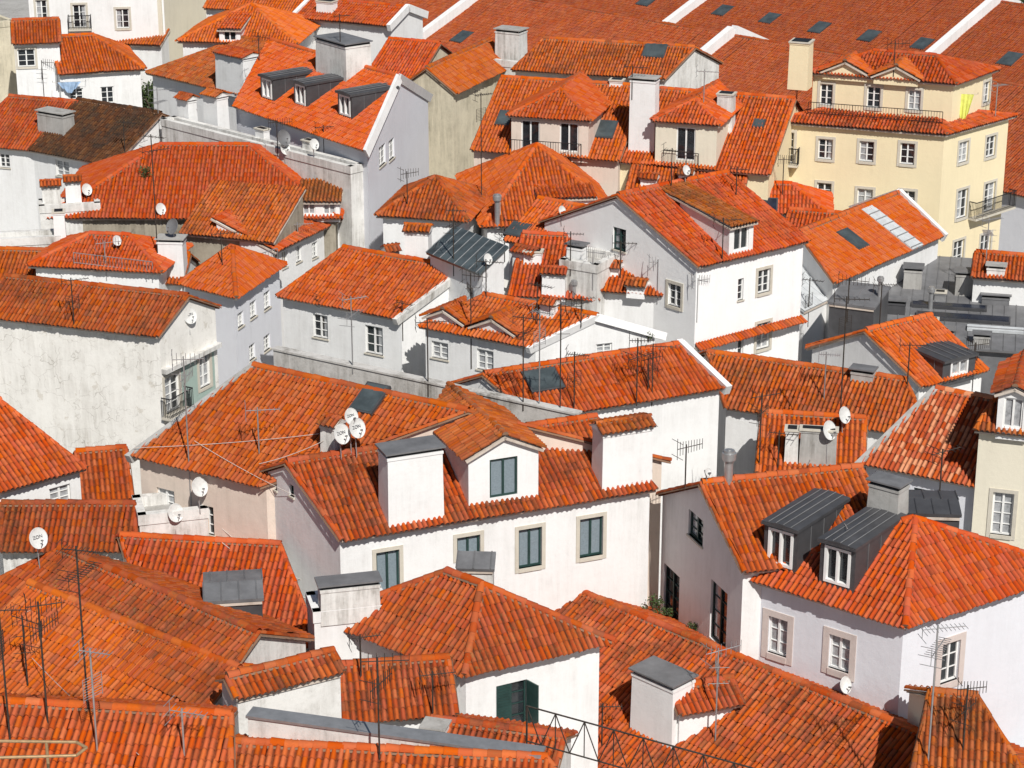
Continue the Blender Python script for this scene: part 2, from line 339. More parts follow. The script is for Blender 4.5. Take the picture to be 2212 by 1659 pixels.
def house(A,B,z,apex=None,tan=.5,W=None,C=None,ru=None,typ='gable',zb=ZG,wall='white',roof='orange',wins=(),chim=(),dorm=(),sky=(),par='',label='white plastered house with orange tile roof',parent=None,name='house',oh=.3,cat='house',strip=None,goh=.06,pm_=('white',.28,.24),panel=None):
    a=at(*A,z) if not isinstance(A,list) else np.array([*A,z]); b=at(*B,z) if not isinstance(B,list) else np.array([*B,z])
    L=np.linalg.norm(b-a); dr=(b-a)/L; nm=np.array([-dr[1],dr[0],0])
    if apex:
        E=a if apex[0]=='A' else b; lo,hi=.1,15.
        for _ in range(50):
            r=(lo+hi)/2; m=at(*apex[1],z+r); p=(m-E)@nm
            if tan*p>r: lo=r
            else: hi=r
        m=at(*apex[1],z+r); off=m-E; off[2]=0
        mo=(b if apex[0]=='A' else a)+off+Z*r
        if ru is not None:
            sg=1 if apex[0]=='A' else -1; lo,hi=0.,80.
            for _ in range(50):
                q=(lo+hi)/2; uu=proj(m+dr*sg*q)[0]
                if (uu-ru)*sg<0: lo=q
                else: hi=q
            mo=m+dr*sg*lo
        ra,rb=(m,mo) if apex[0]=='A' else (mo,m)
        p=off@nm
    else:
        if C is not None: c=at(*C,z); off=(c-b)/2
        else: off=nm*W/2
        p=off@nm; r=tan*p
        ra=a+off+Z*r; rb=b+off+Z*r
        i=min(p,L/2-.05)
        if typ in('hip','hipA'): ra=ra+dr*i
        if typ in('hip','hipB'): rb=rb-dr*i
    if apex: c=2*rb-b; d=2*ra-a; c[2]=d[2]=z
    else: c=b+2*off; d=a+2*off
    if typ=='shed':
        c=rb.copy() if apex else b+2*off; d=ra.copy() if apex else a+2*off
        if not apex: r=tan*2*p; 
        ra=d.copy(); rb=c.copy(); ra[2]=rb[2]=z+r
    base=np.array([*((a+b+c+d)/4)[:2],zb])
    H=dict(a=a,b=b,c=c,d=d,ra=ra,rb=rb,dr=dr,nm=nm,tan=tan,z=z,base=base,r=r,typ=typ)
    root=parent or empty(name,base,label,cat); H['root']=root; H['base']=np.array(root.location) if parent else base; base=H['base']
    if typ=='flat': planes=[[a,b,c,d]]
    elif typ=='shed': planes=[[a,b,rb,ra]]
    else:
        planes=[[a,b,rb,ra],[c,d,ra,rb]]
        if typ in('hip','hipB'): planes.append([b,c,rb])
        if typ in('hip','hipA'): planes.append([d,a,ra])
    rm=MB()
    if typ=='flat':
        rm.poly([p_-Z*.35 for p_ in (a,b,c,d)],roof if roof in('grey','slate','zinc') else 'grey')
        ro=rm.obj('roof',root,base)
    else:
        for P in planes:
            Pn=np.array(P); n=unit(np.cross(Pn[1]-Pn[0],Pn[2]-Pn[0])); n=n if n[2]>0 else -n
            vis=(n@(CAM-Pn.mean(0)))>-3.0
            if roof in SHEET:
                slab(rm,P,roof,0,.12)
                LL=np.linalg.norm(Pn[1]-Pn[0]); 
                if len(P)==4:
                    for i in range(int(LL/.6)+1):
                        t=min(1,i*.6/LL); rm.rod(Pn[0]+(Pn[1]-Pn[0])*t+n*.02,Pn[3]+(Pn[2]-Pn[3])*t+n*.02,.025,'alu' if roof=='skyglass' else roof)
            elif vis: add_tiles(rm,P,roof); slab(rm,P,'mortar')
            else: slab(rm,P,roof,.03,.14)
        if roof not in SHEET:
            if typ!='shed': caps(rm,ra,rb,roof,.15,.42,.05)
            for (t,p1,p2,e) in (('A',a,ra,d),('B',b,rb,c)):
                if typ in('hip','hip'+t): caps(rm,p1,p2,roof,.13); caps(rm,e,p2,roof,.13)
                elif t not in par and typ!='shed':
                    caps(rm,p1,p2,roof,.10,.40,.0); caps(rm,e,p2,roof,.10,.40,.0)
        ro=rm.obj('roof',root,base)
    g=goh; ta=.0 if typ=='flat' else oh
    ga=ta if typ in('hip','hipA') else (g if typ!='flat' else 0); gb=ta if typ in('hip','hipB') else (g if typ!='flat' else 0)
    ua=unit((d-a)*[1,1,0]); ub=unit((c-b)*[1,1,0])
    wa=a+dr*ga+ua*ta; wb=b-dr*gb+ub*ta; wc=c-dr*gb-ub*ta; wd=d+dr*ga-ua*ta
    zt=z+(tan*ta-.12 if typ!='flat' else 0)
    walls=[]
    for (P,Q,end) in ((wa,wb,0),(wb,wc,1),(wc,wd,2),(wd,wa,3)):
        LL=np.linalg.norm((Q-P)[:2]); ex=unit((Q-P)*[1,1,0]); nr=np.array([ex[1],-ex[0],0])
        tops=[(0,zt),(LL,zt)]
        if typ=='shed':
            zz=z+r-.12
            if end==1: tops=[(0,zt),(LL,zz)]
            if end==2: tops=[(0,zz),(LL,zz)]
            if end==3: tops=[(0,zz),(LL,zt)]
        elif typ!='flat' and ((end==1 and typ in('gable','hipA')) or (end==3 and typ in('gable','hipB'))):
            tops=[(0,zt),(LL/2,z+r-.1),(LL,zt)]
        walls.append(dict(P=P,Q=Q,ex=ex,nr=nr,L=LL,tops=tops,w=[]))
    def wallhit(u,v):
        dd=ray(u,v); best=None
        for w_ in walls:
            k=dd@w_['nr']
            if k>=-1e-6: continue
            t=((w_['P']-CAM)@w_['nr'])/k; X=CAM+dd*t; s=(X-w_['P'])@w_['ex']
            e=max(0,-s,s-w_['L'])
            if best is None or (e,t)<best[0]: best=((e,t),w_,s,X[2])
        return best
    for wn in wins:
        u,v,w,h,st=wn; bh=wallhit(u,v); w_=bh[1]
        def on(u,v):
            dd=ray(u,v); t=((w_['P']-CAM)@w_['nr'])/(dd@w_['nr']); X=CAM+dd*t; return (X-w_['P'])@w_['ex'],X[2]
        s0=on(u-w/2,v)[0]; s1=on(u+w/2,v)[0]; z1=on(u,v-h/2)[1]; z0=on(u,v+h/2)[1]
        if s0>s1: s0,s1=s1,s0
        s0=max(.15,s0); s1=min(w_['L']-.15,s1)
        if s1-s0<.15: continue
        tt=min(np.interp(s0,[t[0] for t in w_['tops']],[t[1] for t in w_['tops']]),np.interp(s1,[t[0] for t in w_['tops']],[t[1] for t in w_['tops']]))-.12
        z1=min(z1,tt)
        if z1-z0<.25: continue
        w_['w'].append((s0,s1,z0,z1)); 
        make_window(root,base,np.array([*(w_['P']+w_['ex']*s0)[:2],z0]),w_['ex'],w_['nr'],s1-s0,z1-z0,st)
    wm=MB()
    for wi,w_ in enumerate(walls):
        facade(wm,w_['P'],w_['Q'],zb,w_['tops'],w_['w'],wall,w_['nr'])
        if panel and wi==panel[0]:
            s0,s1,zt_=panel[2],w_['L']-panel[3],panel[4]; pp=w_['P']+w_['ex']*s0+w_['nr']*.02; qq=w_['P']+w_['ex']*s1+w_['nr']*.02
            e_=.18; hol=[(x0-s0-e_,x1-s0+e_,z0_-e_,z1_+e_) for x0,x1,z0_,z1_ in w_['w']]
            facade(wm,pp,qq,zb,[(0,zt_),(s1-s0,zt_)],hol,panel[1],w_['nr'],False)
            wm.box(np.array([*w_['P'][:2],zt_]),w_['ex'],w_['nr'],Z,0,w_['L'],.003,.3,0.0,.22,'dirtywhite')
    if typ=='flat':
        for w_ in walls:
            wm.box(np.array([*w_['P'][:2],z]),w_['ex'],w_['nr'],Z,-.03,w_['L']+.03,-.28,.04,-.36,.06,wall)
    else:
        for w_ in (walls[0],walls[1] if typ in('hip','hipB') else None):
            if w_: wm.box(np.array([*w_['P'][:2],zt]),w_['ex'],w_['nr'],Z,.003,w_['L']-.003,.003,.07,-.12,-.03,'mortar')
    wm.obj('wall',root,base)
    if par:
        for t,p1,p2,e in (('A',a,ra,d),('B',b,rb,c)):
            if t in par:
                pm=MB(); 
                for q in (p1,e):
                    ln=np.linalg.norm(p2-q); ey=(p2-q)/ln; ez=unit(np.cross(dr,ey)); ez=ez if ez[2]>0 else -ez
                    pm.box(q,dr,ey,ez,-pm_[1]/2,pm_[1]/2,-.15,ln+.03,-.25,pm_[2],pm_[0])
                pm.obj('parapet',root,base)
    if strip:
        w_=walls[strip[0]]; sm=MB(); O=np.array([*w_['P'][:2],strip[1]])
        add_tiles(sm,[O+w_['nr']*.42-Z*.12-w_['ex']*.05,O+w_['nr']*.42-Z*.12+w_['ex']*(w_['L']+.05),O+w_['nr']*.01+w_['ex']*w_['L']+Z*.08,O+w_['nr']*.01+Z*.08],roof)
        sm.box(O,w_['ex'],w_['nr'],Z,.0,w_['L'],.01,.30,-.2,-.06,'mortar'); sm.obj('cornice',root,base)
    def hit(u,v):
        dd=ray(u,v); best=None
        for pi,P in enumerate(planes):
            Pn=np.array(P); n=unit(np.cross(Pn[1]-Pn[0],Pn[2]-Pn[0])); k=dd@n
            if abs(k)<1e-6: continue
            X=CAM+dd*(((Pn[0]-CAM)@n)/k)
            k2=len(P); sg=[]
            for i in range(k2):
                p_,q_=Pn[i],Pn[(i+1)%k2]; sg.append((q_[0]-p_[0])*(X[1]-p_[1])-(q_[1]-p_[1])*(X[0]-p_[0]))
            ins=all(s_>=-.01 for s_ in sg) or all(s_<=.01 for s_ in sg)
            key=(0 if ins else 1,pi if not ins else dist(X))
            if best is None or key<best[0]: 
                ex=unit(Pn[1]-Pn[0]); best=(key,X,n if n[2]>0 else -n,ex)
        return best[1:]
    H['hit']=hit
    for c_ in chim: chimney_on(H,c_)
    for dd_ in dorm: dormer_on(H,dd_,roof)
    for s_ in sky:
        u,v,w,h=s_[:4]; X,n,ex=hit(u,v); k=dist(X)/F; ey=np.cross(n,ex); mt=s_[4] if len(s_)>4 else 'skyglass'
        wm_=w*k; hm_=h*k/max(.3,abs(ey@UP))
        if len(s_)<=4: hm_=min(hm_,wm_*1.5)
        sm=MB(); sm.box(X,ex,ey,n,-wm_/2,wm_/2,-hm_/2,hm_/2,.02,.17,'zinc' if mt!='palegl' else 'palegl'); sm.box(X,ex,ey,n,-wm_/2+.08,wm_/2-.08,-hm_/2+.08,hm_/2-.08,.17,.185,mt)
        if mt=='palegl':
            for i in range(int(hm_/.5)): sm.box(X,ex,ey,n,-wm_/2,wm_/2,-hm_/2+.5*i+.1,-hm_/2+.5*i+.16,.186,.22,'alu')
        sm.obj('skylight' if mt=='skyglass' else 'roof_panel',root,base)
    return H
def chimney_mesh(root,base,O,ex,ey,w,d,h,style,wall,dn):
    mb=MB(); tp=.03
    mb.box(O,ex,ey,Z,-w/2,w/2,0,d,-dn,h,wall,tp,tp)
    T=O+Z*h
    mb.box(T,ex,ey,Z,-w/2,w/2,0,d,0,.10,wall)
    ch=mb.obj('chimney',root,base)
    cb=MB(); T=T+Z*.10
    if style=='t':
        n=max(2,int(w/.35))
        for i in range(n):
            x=-w/2+.08+(w-.16)*i/(n-1); cb.box(T,ex,ey,Z,x-.05,x+.05,.03,d-.03,0,.10,wall)
        rr=.22; q=T+Z*.10
        a=q-ex*(w/2+.08)-ey*.08; b=q+ex*(w/2+.08)-ey*.08; c=b+ey*(d+.16); e=a+ey*(d+.16); m1=(a+e)/2+Z*rr; m2=(b+c)/2+Z*rr
        add_tiles(cb,[a,b,m2,m1],'worn',.2,.3); add_tiles(cb,[c,e,m1,m2],'worn',.2,.3); slab(cb,[a,b,m2,m1],'mortar',-.01,.05); slab(cb,[c,e,m1,m2],'mortar',-.01,.05)
        caps(cb,m1,m2,'worn',.09,.3,.0)
        cb.poly([a-Z*.03,m1-Z*.03,e-Z*.03],wall); cb.poly([b-Z*.03,m2-Z*.03,c-Z*.03],wall)
    elif style in('m','g'):
        mt='slate' if style=='m' else 'grey'
        for x in (-w/2+.06,w/2-.12):
            for y in (.06,d-.12): cb.box(T,ex,ey,Z,x,x+.06,y,y+.06,0,.14,'iron' if style=='m' else 'grey')
        cb.box(T,ex,ey,Z,-w/2+.12,w/2-.12,.12,d-.12,0,.12,'iron')
        cb.box(T,ex,ey,Z,-w/2-.07,w/2+.07,-.07,d+.07,.14,.20,mt)
    else:
        cb.box(T,ex,ey,Z,-w/2-.04,w/2+.04,-.04,d+.04,0,.07,'stone')
        cb.box(T,ex,ey,Z,-w/2+.1,w/2-.1,.1,d-.1,.07,.10,'iron')
    cb.obj('cap',ch,base)
    return ch
def chimney_on(H,c):
    u,vb,wpx,vt,d,style=c[:6]; wall=c[6] if len(c)>6 else ('dirtywhite' if random.random()<.35 else 'white')
    X,n,ex=H['hit'](u,vb); w=wpx*dist(X)/F; h=vheight(X,vt)-.25
    chimney_mesh(H['root'],H['base'],X,H['dr'],H['nm'],w,d,max(.3,h),style,wall,.5 if H['typ']=='flat' or n[2]>.97 else .12)
def dormer_on(H,dd,roof):
    u,vb,wpx,h,style=dd[:5]; nw=dd[5] if len(dd)>5 else 1; wall=dd[6] if len(dd)>6 else 'white'
    gl='g' in dd[7:]
    X,n,ex=H['hit'](u,vb); nh=unit(n*[1,1,0]); ey=-nh; tn=math.hypot(n[0],n[1])/n[2]; ex=np.cross(ey,Z)
    w=wpx*dist(X)/F/max(.55,abs(ex[0])); root,base=H['root'],H['base']
    mb=MB(); a=X-ex*w/2; b=X+ex*w/2; ws=[]
    ww=w/nw
    if h>.6:
        for i in range(nw):
            fw=min(1.1,ww*(.74 if style=='M' else .62)); x0=ww*(i+.5)-fw/2; ws.append((x0,x0+fw,X[2]+h*.12,X[2]+h*.88))
    wm='zinc' if style=='M' else wall
    facade(mb,a,b,X[2]-.3,[(0,X[2]+h),(w,X[2]+h)],ws,wm,-ey)
    Lb=h/tn+.2
    for s in(a,b): mb.poly([s-Z*.2,s+Z*h,s+Z*h+ey*Lb],wm); 
    if style=='M':
        q=[a-ex*.06-ey*.15+Z*h,b+ex*.06-ey*.15+Z*h,b+ex*.06+ey*Lb+Z*(h+.05),a-ex*.06+ey*Lb+Z*(h+.05)]
        q2=[q[0]*.5+q[1]*.5+Z*.07,q[3]*.5+q[2]*.5+Z*.07]
        mb.poly([q[0],q2[0],q2[1],q[3]],'zinc'); mb.poly([q2[0],q[1],q[2],q2[1]],'zinc'); mb.poly([q[0],q[1],q2[0]],'zinc')
        slab(mb,[p_-Z*.005 for p_ in q],'zinc',0,.12)
        for i in range(1,5):
            t=i/5; k=.07*(1-abs(t-.5)*2); mb.rod(q[0]*(1-t)+q[1]*t+Z*(k+.02),q[3]*(1-t)+q[2]*t+Z*(k+.02),.018,'slate')
        for i in range(1,4):
            for s,sg in((a,-1),(b,1)): mb.rod(s+ey*Lb*i/4+Z*h*i/4+ex*sg*.012,s+ey*Lb*i/4+Z*(h-.02)+ex*sg*.012,.014,'slate')
    elif style in('t','h'):
        rs=w/2*.5; ov=.18; f=a-ex*ov-ey*ov; g=b+ex*ov-ey*ov; zt=Z*(h-ov*.25)
        f=f+zt; g=g+zt; Lr=Lb+ov; rz=(rs+ov*.25)
        m0=(f+g)/2+Z*rz; 
        f1=f+ey*(Lr); g1=g+ey*(Lr); m1=m0+ey*(Lr+rz/tn)
        if style=='h': m0=m0+ey*(w/2+ov)
        add_tiles(mb,[f,m0,m1,f1],roof); add_tiles(mb,[g,m0,m1,g1],roof); slab(mb,[f,m0,m1,f1],'mortar'); slab(mb,[g,m0,m1,g1],'mortar')
        caps(mb,m0,m1,roof,.12)
        if style=='h': add_tiles(mb,[f,g,m0],roof); slab(mb,[f,g,m0],'mortar'); caps(mb,f,m0,roof,.11); caps(mb,g,m0,roof,.11)
        else: mb.poly([a+Z*h,b+Z*h,(a+b)/2+Z*(h+rs)],wm)
    else:
        sl=.16; Lq=h/(max(.1,tn-sl))+.3; f=a-ex*.12-ey*.2+Z*(h-.03); g=b+ex*.12-ey*.2+Z*(h-.03)
        P=[f,g,g+ey*Lq+Z*Lq*sl,f+ey*Lq+Z*Lq*sl]; add_tiles(mb,P,'lichen' if style=='l' else roof); slab(mb,P,'mortar')
        for s in(a,b): mb.poly([s+Z*h,s+Z*h+ey*Lb,s+Z*(h+Lb*sl)+ey*Lb],wm)
    do=mb.obj('dormer',root,base)
    for w_ in ws:
        wb=MB(); O=np.array([*(a+ex*w_[0])[:2],w_[2]]); W_=w_[1]-w_[0]; Hh=w_[3]-w_[2]; nr=-ey
        wb.poly([O+nr*-.12,O+ex*W_+nr*-.12,O+ex*W_+Z*Hh+nr*-.12,O+Z*Hh+nr*-.12],'lattice' if gl else random.choice(['glass','curtain']))
        fm='green' if gl else 'frame'; fo=.04 if style=='M' else -.05; t=.10 if style=='M' else .07
        for x0,x1 in((0,t),(W_-t,W_),(W_/2-.04,W_/2+.04)): wb.box(O,ex,nr,Z,x0,x1,-.115,fo,0,Hh,fm)
        for z0,z1 in((0,t),(Hh-t,Hh)): wb.box(O,ex,nr,Z,t+.001,W_-t-.001,-.114,fo-.002,z0,z1,fm)
        wb.obj('window',do,base)
# =================================================================== HOUSES
K7=.7071
w1=house([-24.2,198.8],[-24.2+92*K7,198.8-92*K7],4,W=22,tan=.41,roof='museum',wall='lav',label='long low institutional building with dark red tile roof',name='long_building',cat='building',sky=[(998,82,36,26),(850,45,26,20)])
w2=house([-12,220],[-12+112*K7,220-112*K7],4,W=26,tan=.38,roof='museum',wall='white',label='long institutional wing with skylights in red roof',name='long_building',cat='building',sky=[(1562,25,34,24),(1663,42,34,24),(1770,62,34,26),(1878,80,36,26),(1992,97,36,26),(2182,130,40,30),(1398,4,34,24)])
house([-45,258],[50,206],2,W=20,tan=.3,roof='museum',wall='white',label='distant long building with dark red roof',name='long_building',cat='building')
def firewall(H,u,v):
    X,n,ex=H['hit'](u,v); s=(X-H['a'])@H['dr']; root,base=H['root'],H['base']; pm=MB()
    for q,m in((H['a'],H['ra']),(H['d'],H['ra'])):
        q=q+H['dr']*s; m=m+H['dr']*s; ln=np.linalg.norm(m-q); ey=(m-q)/ln; ez=unit(np.cross(H['dr'],ey)); ez=ez if ez[2]>0 else -ez
        pm.box(q,H['dr'],ey,ez,-.3,.3,-.4,ln+.05,-.5,.85,'white')
    pm.obj('parapet',root,base)
firewall(w1,945,65); firewall(w1,1553,102); firewall(w2,1478,35); firewall(w2,2085,66)
house((55,-46),(352,-52),16,W=11,wall='white',roof='orange',wins=[(90,22,24,44,'s'),(172,35,28,50,'sdb'),(265,40,28,42,'s')],label='tall white house with iron balcony and stone window surrounds')
house((352,-52),(470,-95),16,W=11,wall='cream',roof='orange',label='tall cream plastered house with blank side wall')
house((400,-2),(690,-2),12,W=12,tan=.45,roof='worn',wall='white',label='house with worn orange gabled roof')
house((190,93),(347,99),11.2,W=2.2,tan=.35,typ='shed',roof='orange',label='low lean-to building with orange tile roof')
house((-80,58),(30,45),13,W=6,typ='flat',wall='beige',label='flat topped house with grimy beige wall')
house((28,96),(130,92),13,W=5,tan=.45,wins=[(57,125,38,38,'s')],label='small white house with one casement window')
house((128,162),(314,150),11,W=8,typ='hipB',tan=.45,wins=[(165,203,30,24,''),(232,205,28,36,'')],label='white house with hipped orange roof beside bushes')
house((440,18),(650,28),14,W=9,tan=.45,roof='fresh',wall='white',label='white house with bright gabled orange roof')
house((382,90),(642,97),14,W=8,typ='hip',roof='fresh',tan=.45,dorm=[(497,92,46,.9,'s')],label='house with bright orange hipped roof')
house((315,158),(560,215),12,W=9,typ='hip',roof='lichen',tan=.5,chim=[(497,203,95,118,1.6,'t')],label='house with lichen covered hipped roof')
house((632,38),(842,58),14.5,W=5,tan=.35,typ='gable',wall='white',par='AB',chim=[(700,30,40,0,.8,'c')],label='white house end with tall white parapets')
house((1105,152),(1434,172),13,apex=('B',(1500,103)),roof='worn',wall='dirtywhite',sky=[(1415,112,50,36)],label='stained white house with lichen spotted roof')
house((1050,128),(1162,140),13,W=2.2,typ='flat',wall='dirtywhite',wins=[(1100,182,24,22,'')],chim=[(1095,128,60,65,1.2,'g','dirtywhite')],label='stained white house end with large chimney')
house((790,165),(900,175),12.5,W=7,tan=.5,wall='beige',label='old beige house with plain gable')
house([-3.4,134],[0.4,143],12.4,W=4.1,tan=.7,typ='gable',wall='beige',wins=[(880,230,22,34,'k')],label='tall old beige gable wall of a house')
house((1018,325),(1335,348),11.5,W=12,roof='fresh',wall='pink',wins=[(1075,368,32,30,''),(1180,372,30,26,'')],dorm=[(1187,335,165,2.2,'h',2,'pink')],sky=[(1090,258,32,40),(1310,283,42,42)],chim=[(1330,190,30,170,.6,'c')],label='pink house with wide roof dormer and balconies')
house((1333,350),(1660,378),11.3,W=12,roof='orange',wall='yellow',wins=[(1372,384,32,26,''),(1580,402,34,24,'')],dorm=[(1480,358,128,2.5,'h',1,'cream')],chim=[(1385,330,58,170,.9,'g'),(1563,290,36,200,.8,'c')],sky=[(1640,270,26,20)],label='yellow house with roof dormer and tall white chimneys')
yh=house((1660,262),(2045,292),13,C=(2197,250),typ='hip',tan=.26,wall='yellow',roof='worn',label='large pale yellow four storey house with set-back attic',
 wins=[(1700,318,30,66,'sdb'),(1783,322,32,44,'s'),(1872,327,32,44,'s'),(1960,332,32,46,'s'),(2081,328,20,44,'s'),(2140,316,20,44,'s'),
 (1780,418,32,46,'s'),(1868,432,34,48,'s'),(1960,436,32,48,'s'),(2078,440,22,60,'sd'),(2137,425,22,60,'sdB'),(2070,545,22,50,'s'),(2128,532,22,52,'s')])
house((1740,158),(2066,183),15.6,C=(2160,150),typ='hip',tan=.4,wall='yellow',roof='orange',zb=13.0,parent=yh['root'],label='attic',
 wins=[(1785,204,28,46,'s'),(1887,210,30,46,'s'),(1975,216,28,44,'s'),(2133,198,18,44,'s')],dorm=[(1825,163,90,.2,'t',1,'yellow'),(1935,173,90,.2,'t',1,'yellow')],chim=[(1722,190,44,88,1.2,'c','yellow')])
house((-90,312),(72,326),10,apex=('B',(180,222)),roof='worn',wall='white',wins=[(10,347,22,30,'')],label='low white house with blackened old roof')
house((62,325),(242,358),10,apex=('B',(347,246)),roof='dark',wall='white',wins=[(135,364,28,34,''),(205,377,24,34,'k')],chim=[(110,292,78,243,1.0,'g','grey')],label='white house with blackened old tile roof')
house((348,258),(757,362),12.1,W=1.0,typ='flat',wall='dirtywhite',chim=[(455,266,48,205,.9,'t'),(395,255,40,212,.7,'t'),(560,300,30,275,.5,'c'),(660,325,26,300,.5,'c')],label='stained white house with long parapet wall')
tc=house((505,230),(792,328),13,apex=('B',(862,168)),roof='fresh',wall='lav',wins=[(826,335,14,44,''),(846,322,12,44,'')],dorm=[(578,218,32,1.5,'M'),(650,232,32,1.5,'M'),(746,256,34,1.5,'M')],chim=[(715,170,120,88,1.8,'m')],par='B',label='pale blue house with three black metal dormers')
house((100,472),(735,472),9.5,W=11,typ='hip',roof='fresh',wall='old',dorm=[(690,468,88,.9,'l',2)],label='wide house with bright orange hipped roof')
house((385,505),(592,524),9.5,W=4.5,tan=.4,typ='shed',roof='worn',wall='old',label='low building with worn sloping roof')
house((597,545),(748,470),9,W=4,tan=.35,typ='shed',roof='worn',wall='white',wins=[(615,560,12,36,''),(645,548,12,36,''),(680,540,12,34,''),(715,545,12,34,''),(625,640,12,36,''),(690,600,12,34,'')],label='white alley house with narrow roof')
house((85,447),(215,440),10.2,W=1.5,typ='flat',wall='dirtywhite',chim=[(112,440,40,400,.7,'t','dirtywhite'),(160,440,34,390,.7,'t')],label='stained white wall block with small chimneys')
house((-30,520),(130,512),9.4,W=1.5,typ='flat',wall='dirtywhite',chim=[(130,512,26,455,.7,'c')],label='stained white wall block with stub chimney')
house((60,575),(350,590),9.0,W=5,tan=.45,typ='hip',roof='fresh',wall='white',label='small house with bright hipped roof')
house((-60,602),(392,614),8,W=4,roof='orange',chim=[(370,602,58,518,.9,'g','white')],label='house with orange roof and tall white chimney')
house((385,614),(510,645),8.5,C=(617,571),typ='hip',roof='fresh',wall='lav',wins=[(520,690,13,32,''),(547,668,14,36,''),(577,648,14,38,''),(545,760,13,34,''),(577,740,14,34,'')],label='pale house with small hipped orange roof')
l1=house((-60,683),(338,728),9.5,apex=('B',(405,640)),roof='worn',wall='cracked',panel=(1,'greentile',.35,.3,7.6),wins=[(372,850,32,78,'sb'),(442,800,24,72,'s')],label='large house with cracked white wall and green tiled front')
house((597,640),(858,690),9,apex=('B',(1003,582)),roof='orange',wall='white',par='B',pm_=('dirtywhite',.24,.14),wins=[(692,705,32,50,''),(808,735,38,60,'')],label='white house with orange gabled roof')
house((920,545),(1035,592),11.5,C=(1098,566),typ='shed',tan=.35,roof='skyglass',wall='white',label='white house with glazed lean-to roof')
house((903,705),(1146,752),9.5,apex=('B',(1290,683)),roof='orange',wall='white',par='B',pm_=('white',.22,.12),wins=[(950,757,36,36,''),(1048,778,36,44,''),(1305,755,34,26,'')],dorm=[(960,700,80,.25,'t'),(1065,722,90,.25,'t')],chim=[(1180,690,34,655,.5,'t')],label='white house with two little front gables')
house((1090,520),(1215,545),11,W=6,roof='fresh',wall='white',chim=[(1128,590,54,545,.8,'t')],sky=[(1120,500,50,30)],label='small white house with orange roof')
house((1100,640),(1290,650),9.6,W=8,roof='orange',wall='white',chim=[(1195,645,52,590,.8,'t'),(900,575,54,498,.9,'t'),(1150,575,40,540,.6,'c')],label='white house with tiled chimneys')
house((1210,562),(1290,575),11.4,W=2.5,typ='flat',wall='dirtywhite',chim=[(1240,560,40,530,.6,'m')],label='small stained white roof block with vents')
house((1285,628),(1432,640),10,W=8,roof='orange',wall='white',chim=[(1372,640,40,622,.8,'t'),(1320,600,34,575,.5,'t')],label='narrow white house with orange roof')
house((812,467),(1012,479),10.5,W=6,typ='hip',roof='worn',wall='white',label='small white house with hipped roof')
house((835,590),(905,580),9,W=2,typ='flat',wall='white',chim=[(850,585,30,540,.5,'t')],label='small white roof block with chimney')
house((1042,492),(1345,480),10,W=11,tan=.55,typ='hip',roof='orange',wall='white',dorm=[(1225,450,120,.6,'s',2)],chim=[(1075,470,14,420,.2,'c','grey')],label='house with big orange pyramid roof')
house((1513,577),(1748,521),12,apex=('A',(1335,422)),tan=.45,roof='orange',wall='bright',strip=(0,8.0),
 wins=[(1338,517,28,48,'k'),(1457,638,28,48,'s'),(1650,607,26,50,'s'),(1600,625,12,46,''),(1648,725,28,56,'s'),(1600,745,12,50,'')],
 dorm=[(1600,548,56,1.5,'l')],label='large white house with tiled string course and dormer')
house((1805,612),(2038,510),8.5,apex=('B',(1942,417)),ru=1725,roof='fresh',wall='white',par='B',sky=[(1840,520,46,40),(1925,495,45,90,'palegl')],label='white house with bright roof and large skylight')
house((1738,672),(1820,632),7.4,W=4,tan=.5,typ='shed',roof='palegl',wall='white',oh=.1,label='lean-to with pale corrugated sheet roof',name='shed',cat='shed')
house((1565,458),(1795,466),9.2,W=4.5,typ='hip',roof='fresh',wall='white',sky=[(1650,445,60,30,'solar')],label='white house with hipped orange roof and panels')
house((1690,512),(1840,524),8.5,W=4,roof='orange',wall='white',label='small house with orange roof')
house((1350,425),(1600,440),10,W=5,roof='orange',wall='white',chim=[(1400,405,36,385,.6,'t'),(1480,400,30,375,.5,'t')],label='small house with orange ridge roof')
house((1880,738),(2320,768),6,W=12,tan=.10,typ='shed',roof='slate',wall='slate',chim=[(1970,625,40,580,.9,'m','grey'),(2085,640,46,590,.9,'m','grey'),(1995,715,60,690,.8,'c','white'),(2150,660,60,640,.8,'m','slate'),(1930,680,50,650,.7,'m','zinc'),(2040,735,40,722,.6,'m','alu'),(2190,640,30,590,.6,'m','zinc'),(2030,650,26,630,.5,'c','alu'),(2120,745,36,728,.5,'m','grey')],sky=[(2080,690,200,14,'solar'),(2050,665,160,10,'solar'),(2150,715,120,10,'palegl')],label='modern building with dark grey metal roof',cat='building',name='building')
house((1788,652),(1890,665),9,W=3,tan=.08,typ='shed',roof='slate',wall='zinc',oh=.1,label='dark louvred plant room box',cat='building',name='building')
house((2100,600),(2300,615),8,W=4,tan=.4,roof='orange',wall='white',chim=[(2150,600,40,575,.6,'g')],label='small white house with orange roof')
house((1995,836),(2135,800),8,apex=('A',(1870,715)),roof='fresh',wall='white',dorm=[(2070,815,80,1.0,'M',1)],label='white house with orange roof and grey dormer')
house((1570,882),(2012,948),8,apex=('A',(1528,762)),roof='worn',wall='white',chim=[(1860,830,50,800,.6,'m','grey')],label='house with long weathered brown orange roof')
house((1160,905),(1568,838),9.5,apex=('B',(1470,744)),ru=1045,roof='orange',wall='white',par='B',sky=[(1172,825,80,45)],label='white house with orange roof and white parapet')
